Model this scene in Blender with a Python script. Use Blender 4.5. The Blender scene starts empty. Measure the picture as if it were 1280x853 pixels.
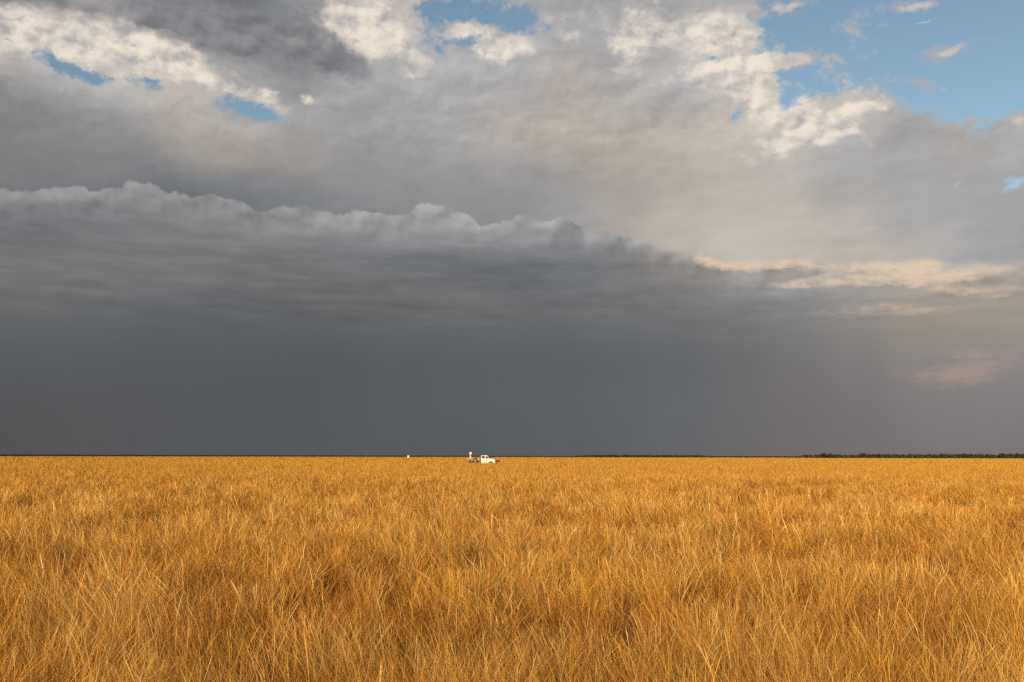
import bpy, bmesh, math, random
import numpy as np
from mathutils import Vector, Matrix

# ------------------------------------------------------------------ camera
SC = bpy.context.scene
C = SC.collection
F = 1150.0                      # focal length in photo pixels (photo is 1280 wide)
EYE = 1.80
PITCH = math.atan((571.0 - 426.5) / F)
SUN_AZ, SUN_EL = -152.0, 13.0   # azimuth from +Y, clockwise, of where the sun stands
cam = bpy.data.cameras.new('camera')
cam_o = bpy.data.objects.new('camera', cam)
C.objects.link(cam_o)
cam.sensor_width = 36.0
cam.lens = 36.0 * F / 1280.0
cam.clip_start = 0.05
cam.clip_end = 60000.0
cam_o.matrix_world = (Matrix.Translation((0, 0, EYE)) @ Matrix.Rotation(math.radians(90) + PITCH, 4, 'X')
                      @ Matrix.Rotation(math.radians(0.11), 4, 'Z'))
SC.camera = cam_o

# ------------------------------------------------------------------ exposure
SC.view_settings.view_transform = 'Standard'
SC.view_settings.look = 'None'
EXPO = 0.25
SC.view_settings.exposure = EXPO
SC.view_settings.gamma = 1.0
SC.view_settings.use_curve_mapping = False
SC.render.engine = 'CYCLES'
SC.cycles.max_bounces = 4
SC.cycles.diffuse_bounces = 2
SC.cycles.transparent_max_bounces = 4
SC.cycles.use_denoising = False
SC.cycles.use_adaptive_sampling = True
SC.cycles.adaptive_threshold = 0.02
SC.cycles.adaptive_min_samples = 8

# ------------------------------------------------------------------ sun
sun = bpy.data.lights.new('sun', 'SUN')
sun.energy = 4.55
sun.angle = math.radians(0.6)
sun.color = (1.0, 0.765, 0.44)
sun_o = bpy.data.objects.new('sun', sun)
C.objects.link(sun_o)
_a, _e = math.radians(SUN_AZ), math.radians(SUN_EL)
sdir = Vector((math.sin(_a) * math.cos(_e), math.cos(_a) * math.cos(_e), math.sin(_e)))
sun_o.rotation_euler = sdir.to_track_quat('Z', 'Y').to_euler()
sun_o.location = (0, -20, 30)

# ------------------------------------------------------------------ world: blue sky with storm clouds
world = bpy.data.worlds.new('World')
SC.world = world
world.use_nodes = True
NT = world.node_tree
NT.nodes.clear()
WSTR = 0.13
EK = 2.0 ** -EXPO


def s2l(c):
    c = c / 255.0
    return c / 12.92 if c <= 0.04045 else ((c + 0.055) / 1.055) ** 2.4


def rgb(r, g, b):
    return (s2l(r) * EK, s2l(g) * EK, s2l(b) * EK, 1.0)


class V:
    """A socket with arithmetic, so the sky can be written as formulas."""
    def __init__(s, sock): s.s = sock
    def __add__(a, b): return M('ADD', a, b)
    __radd__ = __add__
    def __sub__(a, b): return M('SUBTRACT', a, b)
    def __rsub__(a, b): return M('SUBTRACT', b, a)
    def __mul__(a, b): return M('MULTIPLY', a, b)
    __rmul__ = __mul__
    def __truediv__(a, b): return M('DIVIDE', a, b)


def put(sock, v):
    if isinstance(v, V): NT.links.new(v.s, sock)
    elif v is not None: sock.default_value = v


def M(op, a, b=None, c=None, clamp=False):
    n = NT.nodes.new('ShaderNodeMath'); n.operation = op; n.use_clamp = clamp
    put(n.inputs[0], a); put(n.inputs[1], b)
    if c is not None: put(n.inputs[2], c)
    return V(n.outputs[0])


def VM(op, a, b=None, c=None):
    n = NT.nodes.new('ShaderNodeVectorMath'); n.operation = op
    put(n.inputs[0], a); put(n.inputs[1], b)
    if c is not None: put(n.inputs[2], c)
    return V(n.outputs['Value'] if op == 'LENGTH' else n.outputs[0])


def XYZ(x, y, z=0.0):
    n = NT.nodes.new('ShaderNodeCombineXYZ')
    put(n.inputs[0], x); put(n.inputs[1], y); put(n.inputs[2], z)
    return V(n.outputs[0])


def SS(x, a, b, lo=0.0, hi=1.0, mode='SMOOTHSTEP'):
    n = NT.nodes.new('ShaderNodeMapRange'); n.interpolation_type = mode
    put(n.inputs[0], x); put(n.inputs[1], a); put(n.inputs[2], b); put(n.inputs[3], lo); put(n.inputs[4], hi)
    return V(n.outputs[0])


def MIX(f, a, b, blend='MIX'):
    n = NT.nodes.new('ShaderNodeMix'); n.data_type = 'RGBA'; n.blend_type = blend
    n.clamp_factor = True
    put(n.inputs[0], f); put(n.inputs[6], a); put(n.inputs[7], b)
    return V(n.outputs[2])


def NOISE(vec, scale, detail=4.0, rough=0.55, dist=0.0, lac=2.0):
    n = NT.nodes.new('ShaderNodeTexNoise'); n.noise_dimensions = '3D'
    put(n.inputs['Vector'], vec)
    n.inputs['Scale'].default_value = scale; n.inputs['Detail'].default_value = detail
    n.inputs['Roughness'].default_value = rough; n.inputs['Distortion'].default_value = dist
    n.inputs['Lacunarity'].default_value = lac
    return V(n.outputs['Fac']), V(n.outputs['Color'])


def VORO(vec, scale, smooth=0.4, detail=1.0, rough=0.5):
    n = NT.nodes.new('ShaderNodeTexVoronoi'); n.voronoi_dimensions = '2D'; n.feature = 'SMOOTH_F1'
    put(n.inputs['Vector'], vec)
    n.inputs['Scale'].default_value = scale; n.inputs['Smoothness'].default_value = smooth
    n.inputs['Detail'].default_value = detail; n.inputs['Roughness'].default_value = rough
    return V(n.outputs['Distance'])


def RAMP(x, stops, interp='B_SPLINE'):
    n = NT.nodes.new('ShaderNodeValToRGB'); cr = n.color_ramp; cr.interpolation = interp
    els = cr.elements
    stops = sorted(stops, key=lambda q: q[0])
    els[0].position = stops[0][0]; els[0].color = stops[0][1]
    els[1].position = stops[-1][0]; els[1].color = stops[-1][1]
    for p, c in stops[1:-1]:
        e = els.new(p); e.color = c
    put(n.inputs[0], x)
    return V(n.outputs[0])


CP, SP = math.cos(PITCH), math.sin(PITCH)


def sky_of(x, y):
    """bearing and height above the horizon, in degrees, of a point of the real sky"""
    dx, dy = (x - 640.0) / F, (426.5 - y) / F
    fy, fz = CP - dy * SP, SP + dy * CP
    return math.degrees(math.atan2(dx, fy)), math.degrees(math.atan2(fz, math.hypot(dx, fy)))


def pix_of(az, el):
    a, e = math.radians(az), math.radians(el)
    X, Y, Z = math.sin(a) * math.cos(e), math.cos(a) * math.cos(e), math.sin(e)
    fw = Y * CP + Z * SP; up = -Y * SP + Z * CP
    return 640 + F * X / fw, 426.5 - F * up / fw


tc = NT.nodes.new('ShaderNodeTexCoord')
sep = NT.nodes.new('ShaderNodeSeparateXYZ')
nrm = VM('NORMALIZE', V(tc.outputs['Generated']))
put(sep.inputs[0], nrm)
DX, DY, DZ = V(sep.outputs[0]), V(sep.outputs[1]), V(sep.outputs[2])
U = M('ARCTAN2', DX, DY) * 57.29578
VE = M('ARCSINE', DZ) * 57.29578
P = XYZ(U, VE, 0.0)

TINT = {'c': (-3.5, 0.5, 4.5), 'm': (4, -1, -1), 'n': (1, 0, 1), 'w': (8, -1, -11), 'p': (7, 0, -5), 'b': (1, -1, 0), 'z': (0, 0, 3)}


def parse(rows):
    out = []
    for y, line in rows:
        out.append((y, [(float(t[:-1]), t[-1]) for t in line.split()]))
    return out


def table(rows, x, y):
    rows_ = rows
    ys = [r[0] for r in rows_]
    y = min(max(y, ys[0]), ys[-1]); x = min(max(x, 0), 1280)
    j = max(i for i in range(len(ys)) if ys[i] <= y); j = min(j, len(ys) - 2)
    ty = (y - ys[j]) / (ys[j + 1] - ys[j])
    n = len(rows_[0][1]) - 1
    i = min(int(x / 1280 * n), n - 1); tx = x / 1280 * n - i
    def col(jj, ii):
        L, t = rows_[jj][1][ii]
        return np.array([s2l(L + q) for q in TINT[t]])
    a = col(j, i) * (1 - tx) + col(j, i + 1) * tx
    b = col(j + 1, i) * (1 - tx) + col(j + 1, i + 1) * tx
    return a * (1 - ty) + b * ty


AZ0, AZ1, NC = -31.0, 31.0, 19


def field(rows, u, v, e0, e1, ns):
    """cloud colour over bearing and height: one vertical ramp per bearing, blended sideways"""
    x = SS(v, e0, e1, mode='LINEAR')
    c = None
    for k in range(NC):
        az = AZ0 + (AZ1 - AZ0) * k / (NC - 1)
        st = []
        for j in range(ns):
            t = j / (ns - 1)
            px, py = pix_of(az, e0 + (e1 - e0) * t)
            q = table(rows, px, py) * EK
            st.append((t, (q[0], q[1], q[2], 1)))
        r = RAMP(x, st)
        if c is None: c = r
        else:
            a_prev = AZ0 + (AZ1 - AZ0) * (k - 1) / (NC - 1)
            c = MIX(SS(u, a_prev, az), c, r)
    return c


TILTS = (-30, -12, 0, 14)


def turned(u, v):
    """the same coordinates turned by each tilt in use"""
    out = {}
    for t in TILTS:
        r = math.radians(t)
        out[t] = XYZ(u, v) if t == 0 else XYZ(u * math.cos(r) + v * math.sin(r), v * math.cos(r) - u * math.sin(r))
    return out


def blobs(vecs, lst):
    """sum of soft ellipses: (x, y, half length, half height, tilt in degrees, weight)"""
    acc = None
    for (x, y, a, b, tilt, wt) in lst:
        t = min(TILTS, key=lambda q: abs(q - tilt))
        az, el = sky_of(x, y)
        r = math.radians(t)
        p, q = az * math.cos(r) + el * math.sin(r), el * math.cos(r) - az * math.sin(r)
        k = 57.29578 / F
        ka, kb = 1 / (a * k), 1 / (b * k)
        d = VM('LENGTH', VM('MULTIPLY_ADD', vecs[t], (ka, kb, 0.0), (-p * ka, -q * kb, 0.0)))
        g = M('SUBTRACT', 1.45 * wt, d * (0.75 * wt)) if False else M('MULTIPLY_ADD', d, -0.75 * wt, 1.2 * wt, clamp=True)
        acc = g if acc is None else acc + g
    return acc


# upper cloud deck
UP = parse([
 (0,   '126c 122c 122c 128c 116c 160n 185w 160c 165c 165n 160n 165n 168n 175n 178n 178n 178n'),
 (30,  '150c 185w 190w 126c 116c 140c 191w 176n 176n 171n 164n 186n 188w 182n 178n 178n 178n'),
 (60,  '195w 202w 200w 145c 120c 130c 181n 178n 182n 166n 166n 192w 200w 188w 178n 178n 178n'),
 (90,  '150n 190n 200w 188w 140c 142n 171n 178n 172n 174w 172n 186n 196w 186w 176n 176n 176n'),
 (120, '136n 146n 180n 190w 168n 158n 166n 168n 166n 173w 172n 172n 194w 198w 176n 168n 172n'),
 (150, '130n 136n 146n 174w 172n 160n 160n 165n 173w 180w 174w 177w 198w 192w 166n 166n 176n'),
 (180, '129n 131n 138n 160w 162w 152n 157n 164n 172w 170w 175w 180w 196w 172n 164n 170w 174n'),
 (205, '127n 130n 134n 140n 158w 150n 146n 152n 157n 159w 166w 172w 188w 170n 165n 168n 172n'),
 (225, '125n 124c 120c 120c 128c 140n 148n 147n 151n 155n 166w 178w 184w 170n 166n 168n 166n'),
 (250, '122n 118c 114c 114c 120c 130c 142n 142n 145n 152n 166w 179w 183w 174w 168n 166n 160n'),
 (280, '120n 116c 114c 112c 114c 122c 130c 138c 146n 158n 172w 184w 186w 180w 172n 166n 156n'),
 (310, '120n 116c 114c 112c 114c 120c 128c 134c 146n 156n 170w 186w 188w 184w 176w 168n 158n'),
 (340, '120n 116c 114c 112c 114c 120c 128c 134c 142n 152n 165w 182w 184w 180w 174w 168n 160n')])
# shelf cloud and the rain below it
LO = parse([
 (225, '138n 138n 145n 140n 138n 142n 145n 150n 150n 150n 160n 180w 180w 178w 172w 170w 165n'),
 (255, '134n 140n 142n 136n 138n 142n 145n 152n 150n 150n 160n 180w 180w 178w 172w 170w 165n'),
 (280, '114c 110c 116c 134n 138n 148n 152n 158n 156n 152n 156n 176n 180w 176w 170w 168w 165n'),
 (305, '117n 117n 119n 120n 122n 128n 144n 148n 146n 146n 148n 166w 176w 174w 168w 166w 165n'),
 (319, '118n 119n 120n 119n 114c 112c 116c 116c 114c 118c 130n 156w 168w 168w 166w 166w 166w'),
 (330, '118n 120n 121n 119n 115n 116n 112c 110c 110c 114c 124n 150w 166w 168w 166w 166w 166w'),
 (355, '112n 112n 114n 114n 112n 114n 114n 114n 111c 113c 120n 132n 146n 150n 158w 160w 158w'),
 (385, '106n 108n 102c 96c 99c 101n 105n 106n 108n 110n 113n 119n 127n 138n 148w 152w 150w'),
 (415, '97c 99c 97c 95c 98c 97c 100c 102c 103c 104c 107c 111n 118n 129n 136w 142w 142w'),
 (450, '92c 90c 91c 91c 92c 88c 92c 94c 95c 97c 100c 105c 111n 122m 130m 138m 136m'),
 (500, '85z 86z 87z 88c 88c 89c 93c 94c 96c 98c 102c 107c 111m 115m 122m 128m 128m'),
 (571, '83z 85z 86z 88c 88c 89c 90c 91c 93c 95c 99c 104n 108m 112m 116m 120m 120m')])

wf, wc = NOISE(XYZ(U, VE * 1.6, 3.0), 0.28, 5.0, 0.55)
wsep = NT.nodes.new('ShaderNodeSeparateColor'); put(wsep.inputs[0], wc)
WX, WY = V(wsep.outputs[0]) - 0.5, V(wsep.outputs[1]) - 0.5
ff, fc = NOISE(XYZ(U, VE * 1.3, 9.0), 1.1, 7.0, 0.6)
fsep = NT.nodes.new('ShaderNodeSeparateColor'); put(fsep.inputs[0], fc)
FX, FY = V(fsep.outputs[0]) - 0.5, V(fsep.outputs[1]) - 0.5
U1, V1 = U + WX * 2.6 + FX * 1.0, VE + WY * 2.0 + FY * 0.8

E_TOP = 28.6
up = field(UP, U1, V1, 10.5, E_TOP, 16)

# cloud texture, with a relief term: the same noise a step towards the sun side
def tex(u, v, z, sc, det, ro):
    return NOISE(XYZ(u, v, z), sc, det, ro, 0.0)[0]

V18 = V1 * 1.6
t0 = tex(U1, V18, 1.0, 0.36, 6.0, 0.55)
t1 = tex(U1 - 0.25, V18 + 0.45, 1.0, 0.36, 4.0, 0.5)
relief = (t0 - t1)
soft = SS(VE, 15.5, 21.0, 0.22, 1.0)
mod = 1.0 + (relief * 0.7 + (t0 - 0.5) * 0.30) * soft
up = VM('MULTIPLY', up, XYZ(mod, mod, mod))
veil = NOISE(XYZ(U + WX, VE * 3.2 - U * 0.25, 5.0), 0.32, 6.0, 0.5)[0]
vm = 1.0 + (veil - 0.5) * 0.30
up = VM('MULTIPLY', up, XYZ(vm, vm, vm))

# bright sunlit cloud
UC, VC = U + WX * 1.2 + FX * 1.3, VE + WY * 0.7 + FY * 0.9
TC = turned(UC, VC)
cream = blobs(TC, [
    (60, 48, 130, 24, 3, 1.0), (190, 78, 120, 22, -10, 0.8), (150, 30, 60, 14, -18, 0.7),
    (440, 20, 50, 40, 0, 1.0), (480, 50, 60, 32, -30, 0.9), (372, 50, 34, 16, -30, 0.7),
    (570, 40, 34, 9, 8, 1.0), (630, 56, 46, 18, 14, 1.1), (702, 20, 30, 9, 0, 0.7), (708, 46, 16, 8, 0, 0.8),
    (790, 40, 36, 40, 20, 0.9), (850, 30, 40, 20, 0, 0.5), (910, 62, 52, 34, -8, 1.1), (900, 96, 60, 14, 0, 0.9),
    (975, 76, 44, 9, 0, 1.1), (935, 120, 28, 24, 0, 0.8),
    (990, 140, 52, 26, -24, 1.1), (1000, 172, 60, 16, 10, 0.9), (1065, 133, 22, 8, 0, 1.1), (1104, 128, 18, 8, 10, 1.0),
    (1075, 170, 44, 6, -22, 0.6), (1185, 64, 20, 9, 15, 0.5), (1155, 25, 14, 3, 0, 0.6), (1142, 4, 36, 6, 0, 0.6),
    (1272, 152, 22, 9, 0, 0.8), (290, 118, 70, 10, -10, 0.4), (336, 120, 14, 6, 0, 0.8), (386, 126, 14, 5, -20, 0.7),
    (515, 94, 18, 5, 0, 0.5)])
edge_n = NOISE(XYZ(U, VE * 1.35, 2.0), 0.62, 8.0, 0.58)[0]
ea = NOISE(XYZ(U + FX * 0.4, VE * 1.35 + FY * 0.4, 2.0), 0.50, 4.0, 0.5)[0]
es = NOISE(XYZ(U + FX * 0.4 - 0.30, VE * 1.35 + FY * 0.4 + 0.45, 2.0), 0.50, 4.0, 0.5)[0]
cr_m = SS(cream + (edge_n - 0.5) * 2.4, 0.18, 1.25) * SS(cream, 0.0, 0.35)
lit = SS((ea - es) * 2.2 + (edge_n - 0.5) * 1.0 + relief * 1.5, -0.62, 0.36)
cr_c = MIX(lit, rgb(170, 167, 168), rgb(244, 231, 214))
up = MIX(cr_m * 0.88, up, cr_c)

# slate undersides
dark = blobs(TC, [(330, 40, 120, 34, -14, 1.0), (110, 12, 160, 9, 0, 1.0), (210, 20, 80, 14, -8, 0.9),
                      (420, 70, 44, 14, -30, 0.8), (690, 84, 60, 10, 0, 0.35), (730, 22, 26, 22, 0, 0.35)])
dk_m = SS(dark + (edge_n - 0.5) * 1.5, 0.35, 0.95)
up = MIX(dk_m * 0.85, up, MIX(SS((ea - es) * 1.6 + t0 - 0.5, -0.35, 0.4), rgb(110, 111, 118), rgb(146, 145, 149)))

# the blue behind
sky = NT.nodes.new('ShaderNodeTexSky'); sky.sky_type = 'NISHITA'; sky.sun_disc = False
sky.sun_elevation = math.radians(SUN_EL); sky.sun_rotation = math.radians(SUN_AZ)
sky.altitude = 900.0; sky.air_density = 1.0; sky.dust_density = 1.3; sky.ozone_density = 1.0
nish = V(sky.outputs[0])
blue_m = blobs(TC, [
    (1130, 40, 150, 62, -8, 1.3), (1260, 60, 90, 72, 0, 1.3), (985, 30, 34, 40, 0, 0.8), (1000, 105, 40, 20, -20, 0.8),
    (1200, 110, 70, 22, -12, 0.9), (975, 124, 16, 12, -30, 0.8), (922, 143, 14, 5, 15, 1.0), (888, 73, 14, 5, 0, 0.9),
    (1015, 162, 16, 5, 10, 0.8), (1050, 172, 16, 6, 0, 0.7),
    (545, 44, 26, 26, 0, 1.0), (600, 14, 70, 14, 0, 1.2), (655, 34, 34, 14, -10, 1.0), (590, 52, 22, 7, 0, 0.9),
    (62, 76, 18, 12, -30, 0.85), (92, 92, 24, 7, -8, 0.95), (124, 98, 16, 7, 0, 0.8), (185, 104, 24, 9, -12, 0.95),
    (156, 55, 14, 6, 0, 0.7), (300, 132, 34, 11, -14, 1.15), (335, 146, 30, 7, -12, 0.95), (240, 97, 12, 6, 0, 0.6),
    (6, 24, 20, 10, 0, 0.6), (12, 52, 12, 4, 0, 0.5), (1264, 228, 14, 6, 25, 1.0), (1202, 228, 8, 4, 0, 0.55),
    (795, 18, 8, 4, 0, 0.7), (840, 60, 14, 8, 0, 0.35)])
e2 = NOISE(XYZ(U + FX, VE * 1.3 + FY, 14.0), 1.9, 6.0, 0.6)[0]
bl_m = SS(blue_m + (edge_n - 0.5) * 1.9 + (e2 - 0.5) * 1.8 - cream * 0.30, 0.15, 1.05) * SS(blue_m, 0.05, 0.5)
# thin wisps left in the blue
wisp = blobs(TC, [(1185, 62, 30, 12, 15, 1.0), (1115, 100, 22, 9, 0, 0.8), (1150, 103, 16, 6, 0, 0.6),
                      (1175, 112, 26, 8, 0, 0.8), (1240, 46, 14, 5, 0, 0.5), (1155, 25, 16, 3, 0, 1.1), (1262, 20, 10, 4, 0, 0.6),
                      (1142, 6, 40, 7, 0, 1.0), (1100, 62, 18, 6, -20, 0.45), (1256, 121, 8, 4, 0, 0.7), (984, 8, 34, 9, 0, 1.1),
                      (975, 76, 46, 9, -4, 1.6), (1065, 133, 22, 8, 0, 1.4), (1104, 128, 18, 9, 10, 1.2),
                      (570, 40, 34, 9, 8, 1.4), (702, 20, 30, 9, 0, 0.9), (708, 46, 14, 7, 0, 1.1), (630, 58, 50, 16, 14, 1.2)])
wi_m = SS(wisp + (edge_n - 0.5) * 1.9, 0.45, 1.1)
wi_c = MIX(SS(wisp, 0.7, 1.3), rgb(176, 172, 176), rgb(236, 220, 198))
blue = VM('MULTIPLY', nish, (WSTR * 0.93, WSTR * 0.95, WSTR * 0.86))
blue = MIX(wi_m * 0.85, blue, wi_c)
up = MIX(bl_m, up, blue)

# ---- shelf cloud: edge height against bearing
EDGE = [(-60, 238), (0, 238), (25, 239), (48, 235), (70, 238), (98, 234), (115, 239), (150, 236), (158, 229), (190, 226),
        (204, 238), (235, 245), (250, 247), (266, 241), (285, 250), (308, 255), (330, 262), (368, 259), (400, 262), (420, 270),
        (455, 262), (480, 269), (505, 268), (520, 258), (540, 253), (560, 261), (575, 262), (600, 282), (640, 273), (664, 270),
        (685, 280), (705, 269), (735, 285), (770, 292), (810, 300), (850, 312), (880, 310), (905, 322), (960, 322), (1000, 318),
        (1045, 326), (1110, 321), (1170, 318), (1190, 324), (1280, 322), (1340, 320)]


def ramp1d(x, lo, hi, pts, vlo, vhi, interp='LINEAR'):
    """pts: (bearing, value), values stored 0..1 between vlo and vhi; split over several ramps of 30 stops"""
    xs = SS(x, lo, hi, mode='LINEAR')
    pts = sorted(pts)
    half = len(pts) // 2
    def rp(ps):
        st = [((a - lo) / (hi - lo), ((v - vlo) / (vhi - vlo),) * 3 + (1,)) for a, v in ps]
        return RAMP(xs, st, interp)
    A, B = rp(pts[:half + 1]), rp(pts[half:])
    f = M('GREATER_THAN', x, pts[half][0])
    c = MIX(f, A, B)
    bw = NT.nodes.new('ShaderNodeSeparateColor'); put(bw.inputs[0], c)
    return V(bw.outputs[0]) * (vhi - vlo) + vlo


e_pts = [sky_of(x, y) for x, y in EDGE]
UE = U + FX * 0.5
E = ramp1d(UE, -34.0, 34.0, e_pts, 9.0, 19.0)
pv = XYZ(U + FX * 0.35, VE + FY * 0.35, 0.0)
b1 = VORO(pv, 0.75, 0.3, 0.0, 0.5)
b2 = VORO(pv, 2.4, 0.3, 0.0, 0.5)
b3 = VORO(pv, 5.0, 0.3, 0.0, 0.5)
bill = (0.45 - b1) * 0.40 + (0.45 - b2) * 0.18 + (0.45 - b3) * 0.05
calm = SS(U, 7.0, 12.0, 1.0, 0.55)
depth = E + bill * calm - VE                      # > 0 inside the shelf
sh_m = SS(depth, -0.03, SS(U, 4.0, 12.0, 0.16, 0.6))
VL = VE + WY * 0.7 + FY * 0.22
lo = field(LO, U + WX * 1.2, VL, 0.0, 17.6, 18)
# relief of the heads, lit from the upper left
hv0 = NOISE(XYZ(U + FX * 0.3, VE * 1.1, 40.0), 0.50, 3.0, 0.45)[0]
hv1 = NOISE(XYZ(U + FX * 0.3 - 0.35, VE * 1.1 + 0.4, 40.0), 0.50, 3.0, 0.45)[0]
heads = SS(depth, 0.0, 2.6, 1.0, 0.0)
hr = ((hv0 - hv1) * 1.6 + (0.45 - b1) * 0.12 + (0.4 - b2) * 0.05) * heads
rim = SS(depth, 0.0, 1.0, 0.16, 0.0)
strk = NOISE(XYZ(U * 0.22 + WX * 0.4, VE * 2.1 + WY * 0.5, 7.0), 0.75, 6.0, 0.55)[0]
strk2 = NOISE(XYZ(U * 0.55, VE * 2.6 + FY * 0.8, 12.0), 0.9, 6.0, 0.6)[0]
band = SS(VE, 6.2, 9.6, 0.0, 1.0) * SS(depth, 0.6, 2.2, 0.35, 1.0)
fine = NOISE(XYZ(U, VE * 1.5, 4.0), 1.6, 6.0, 0.6)[0]
lm = 1.0 + hr + rim + (strk - 0.5) * 0.60 * band + (strk2 - 0.5) * 0.42 * band + (fine - 0.5) * 0.16 * heads
lo = VM('MULTIPLY', lo, XYZ(lm, lm, lm))
rain = NOISE(XYZ(U * 0.9 + VE * 0.2, VE * 0.16, 20.0), 0.16, 5.0, 0.55)[0]
rm = 1.0 + (rain - 0.5) * 0.16 * SS(VE, 9.0, 5.0, 0.0, 1.0)
lo = VM('MULTIPLY', lo, XYZ(rm, rm, rm))
# sunlit stretches of the shelf at the right
UG, VG = U + WX * 0.8 + FX * 0.5, VE + WY * 0.4 + FY * 0.45
gold = blobs(turned(UG, VG), [(878, 318, 14, 10, -40, 1.1), (912, 327, 34, 7, 0, 1.2), (955, 328, 40, 8, 0, 1.0), (1010, 325, 44, 8, 0, 0.9),
                      (1080, 330, 50, 8, 0, 1.1), (1165, 325, 28, 9, 12, 1.2), (1125, 332, 40, 7, 0, 1.0), (1060, 350, 60, 7, 4, 1.0),
                      (1140, 346, 40, 7, 6, 0.9), (1190, 345, 34, 7, 0, 0.8), (1240, 334, 40, 8, 6, 0.6), (985, 355, 40, 5, 0, 0.6),
                      (1190, 362, 44, 6, -10, 0.7), (1090, 386, 60, 7, 0, 0.5), (1170, 386, 40, 6, 0, 0.5), (1215, 463, 46, 15, 10, 0.9),
                      (1165, 468, 44, 8, 0, 0.6), (1205, 440, 40, 6, 0, 0.5), (1255, 362, 34, 6, 0, 0.5), (1255, 400, 34, 4, 0, 0.4)])
gn = NOISE(XYZ(U * 0.9 + FX * 0.5, VE * 2.6 + FY * 0.5, 30.0), 1.25, 8.0, 0.62)[0]
g_m = SS(gold * 0.75 + (gn - 0.5) * 2.2, -0.05, 1.25) * SS(gold, 0.0, 0.5)
lo = MIX(g_m * SS(VE, 5.0, 10.0, 0.40, 0.92), lo, MIX(SS(VE, 5.0, 11.0), rgb(196, 160, 140), rgb(226, 202, 176)))
front = MIX(sh_m, up, lo)

# ---- the rest of the sky, out of the photo: clear with scattered cloud, still stormy ahead
rest_n = NOISE(VM('MULTIPLY', nrm, (3.0, 3.0, 7.0)), 1.0, 6.0, 0.6)[0]
rest = MIX(SS(rest_n, 0.48, 0.66) * 0.8, VM('MULTIPLY', nish, (WSTR, WSTR, WSTR)), rgb(190, 184, 176))
side = SS(M('ABSOLUTE', U), 50.0, 95.0)
high = SS(VE, 27.0, 42.0)
below = SS(VE, -0.5, -4.0)
skyc = MIX(M('MAXIMUM', side, high), front, rest)
skyc = MIX(below, skyc, rgb(120, 90, 60))
skyc = VM('MULTIPLY', skyc, (1.0 / WSTR,) * 3)
bg = NT.nodes.new('ShaderNodeBackground'); put(bg.inputs[0], skyc); bg.inputs[1].default_value = WSTR
wo = NT.nodes.new('ShaderNodeOutputWorld'); NT.links.new(bg.outputs[0], wo.inputs[0])
world.cycles.sampling_method = 'MANUAL'
world.cycles.sample_map_resolution = 256
#SKYEND

# ------------------------------------------------------------------ helpers
def tag(o, label=None, cat=None, group=None, kind=None):
    if label: o['label'] = label
    if cat: o['category'] = cat
    if group: o['group'] = group
    if kind: o['kind'] = kind
    return o


def empty(name, loc, rz=0.0):
    o = bpy.data.objects.new(name, None); C.objects.link(o)
    o.empty_display_size = 0.3
    o.location = loc; o.rotation_euler = (0, 0, rz)
    return o


def mat(name, col, rough=0.6, metal=0.0, noise=0.0, nscale=6.0, col2=None, spec=0.5, bump=0.0):
    m = bpy.data.materials.new(name); m.use_nodes = True
    nt = m.node_tree; b = nt.nodes['Principled BSDF']
    b.inputs['Base Color'].default_value = (*col, 1)
    b.inputs['Roughness'].default_value = rough; b.inputs['Metallic'].default_value = metal
    b.inputs['Specular IOR Level'].default_value = spec
    if noise > 0:
        t = nt.nodes.new('ShaderNodeTexCoord'); n = nt.nodes.new('ShaderNodeTexNoise')
        n.inputs['Scale'].default_value = nscale; n.inputs['Detail'].default_value = 6
        nt.links.new(t.outputs['Object'], n.inputs['Vector'])
        r = nt.nodes.new('ShaderNodeValToRGB')
        r.color_ramp.elements[0].position = 0.35; r.color_ramp.elements[1].position = 0.68
        c2 = col2 or tuple(c * (1 - noise) for c in col)
        r.color_ramp.elements[0].color = (*c2, 1); r.color_ramp.elements[1].color = (*col, 1)
        nt.links.new(n.outputs['Fac'], r.inputs[0]); nt.links.new(r.outputs[0], b.inputs['Base Color'])
    return m


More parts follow.
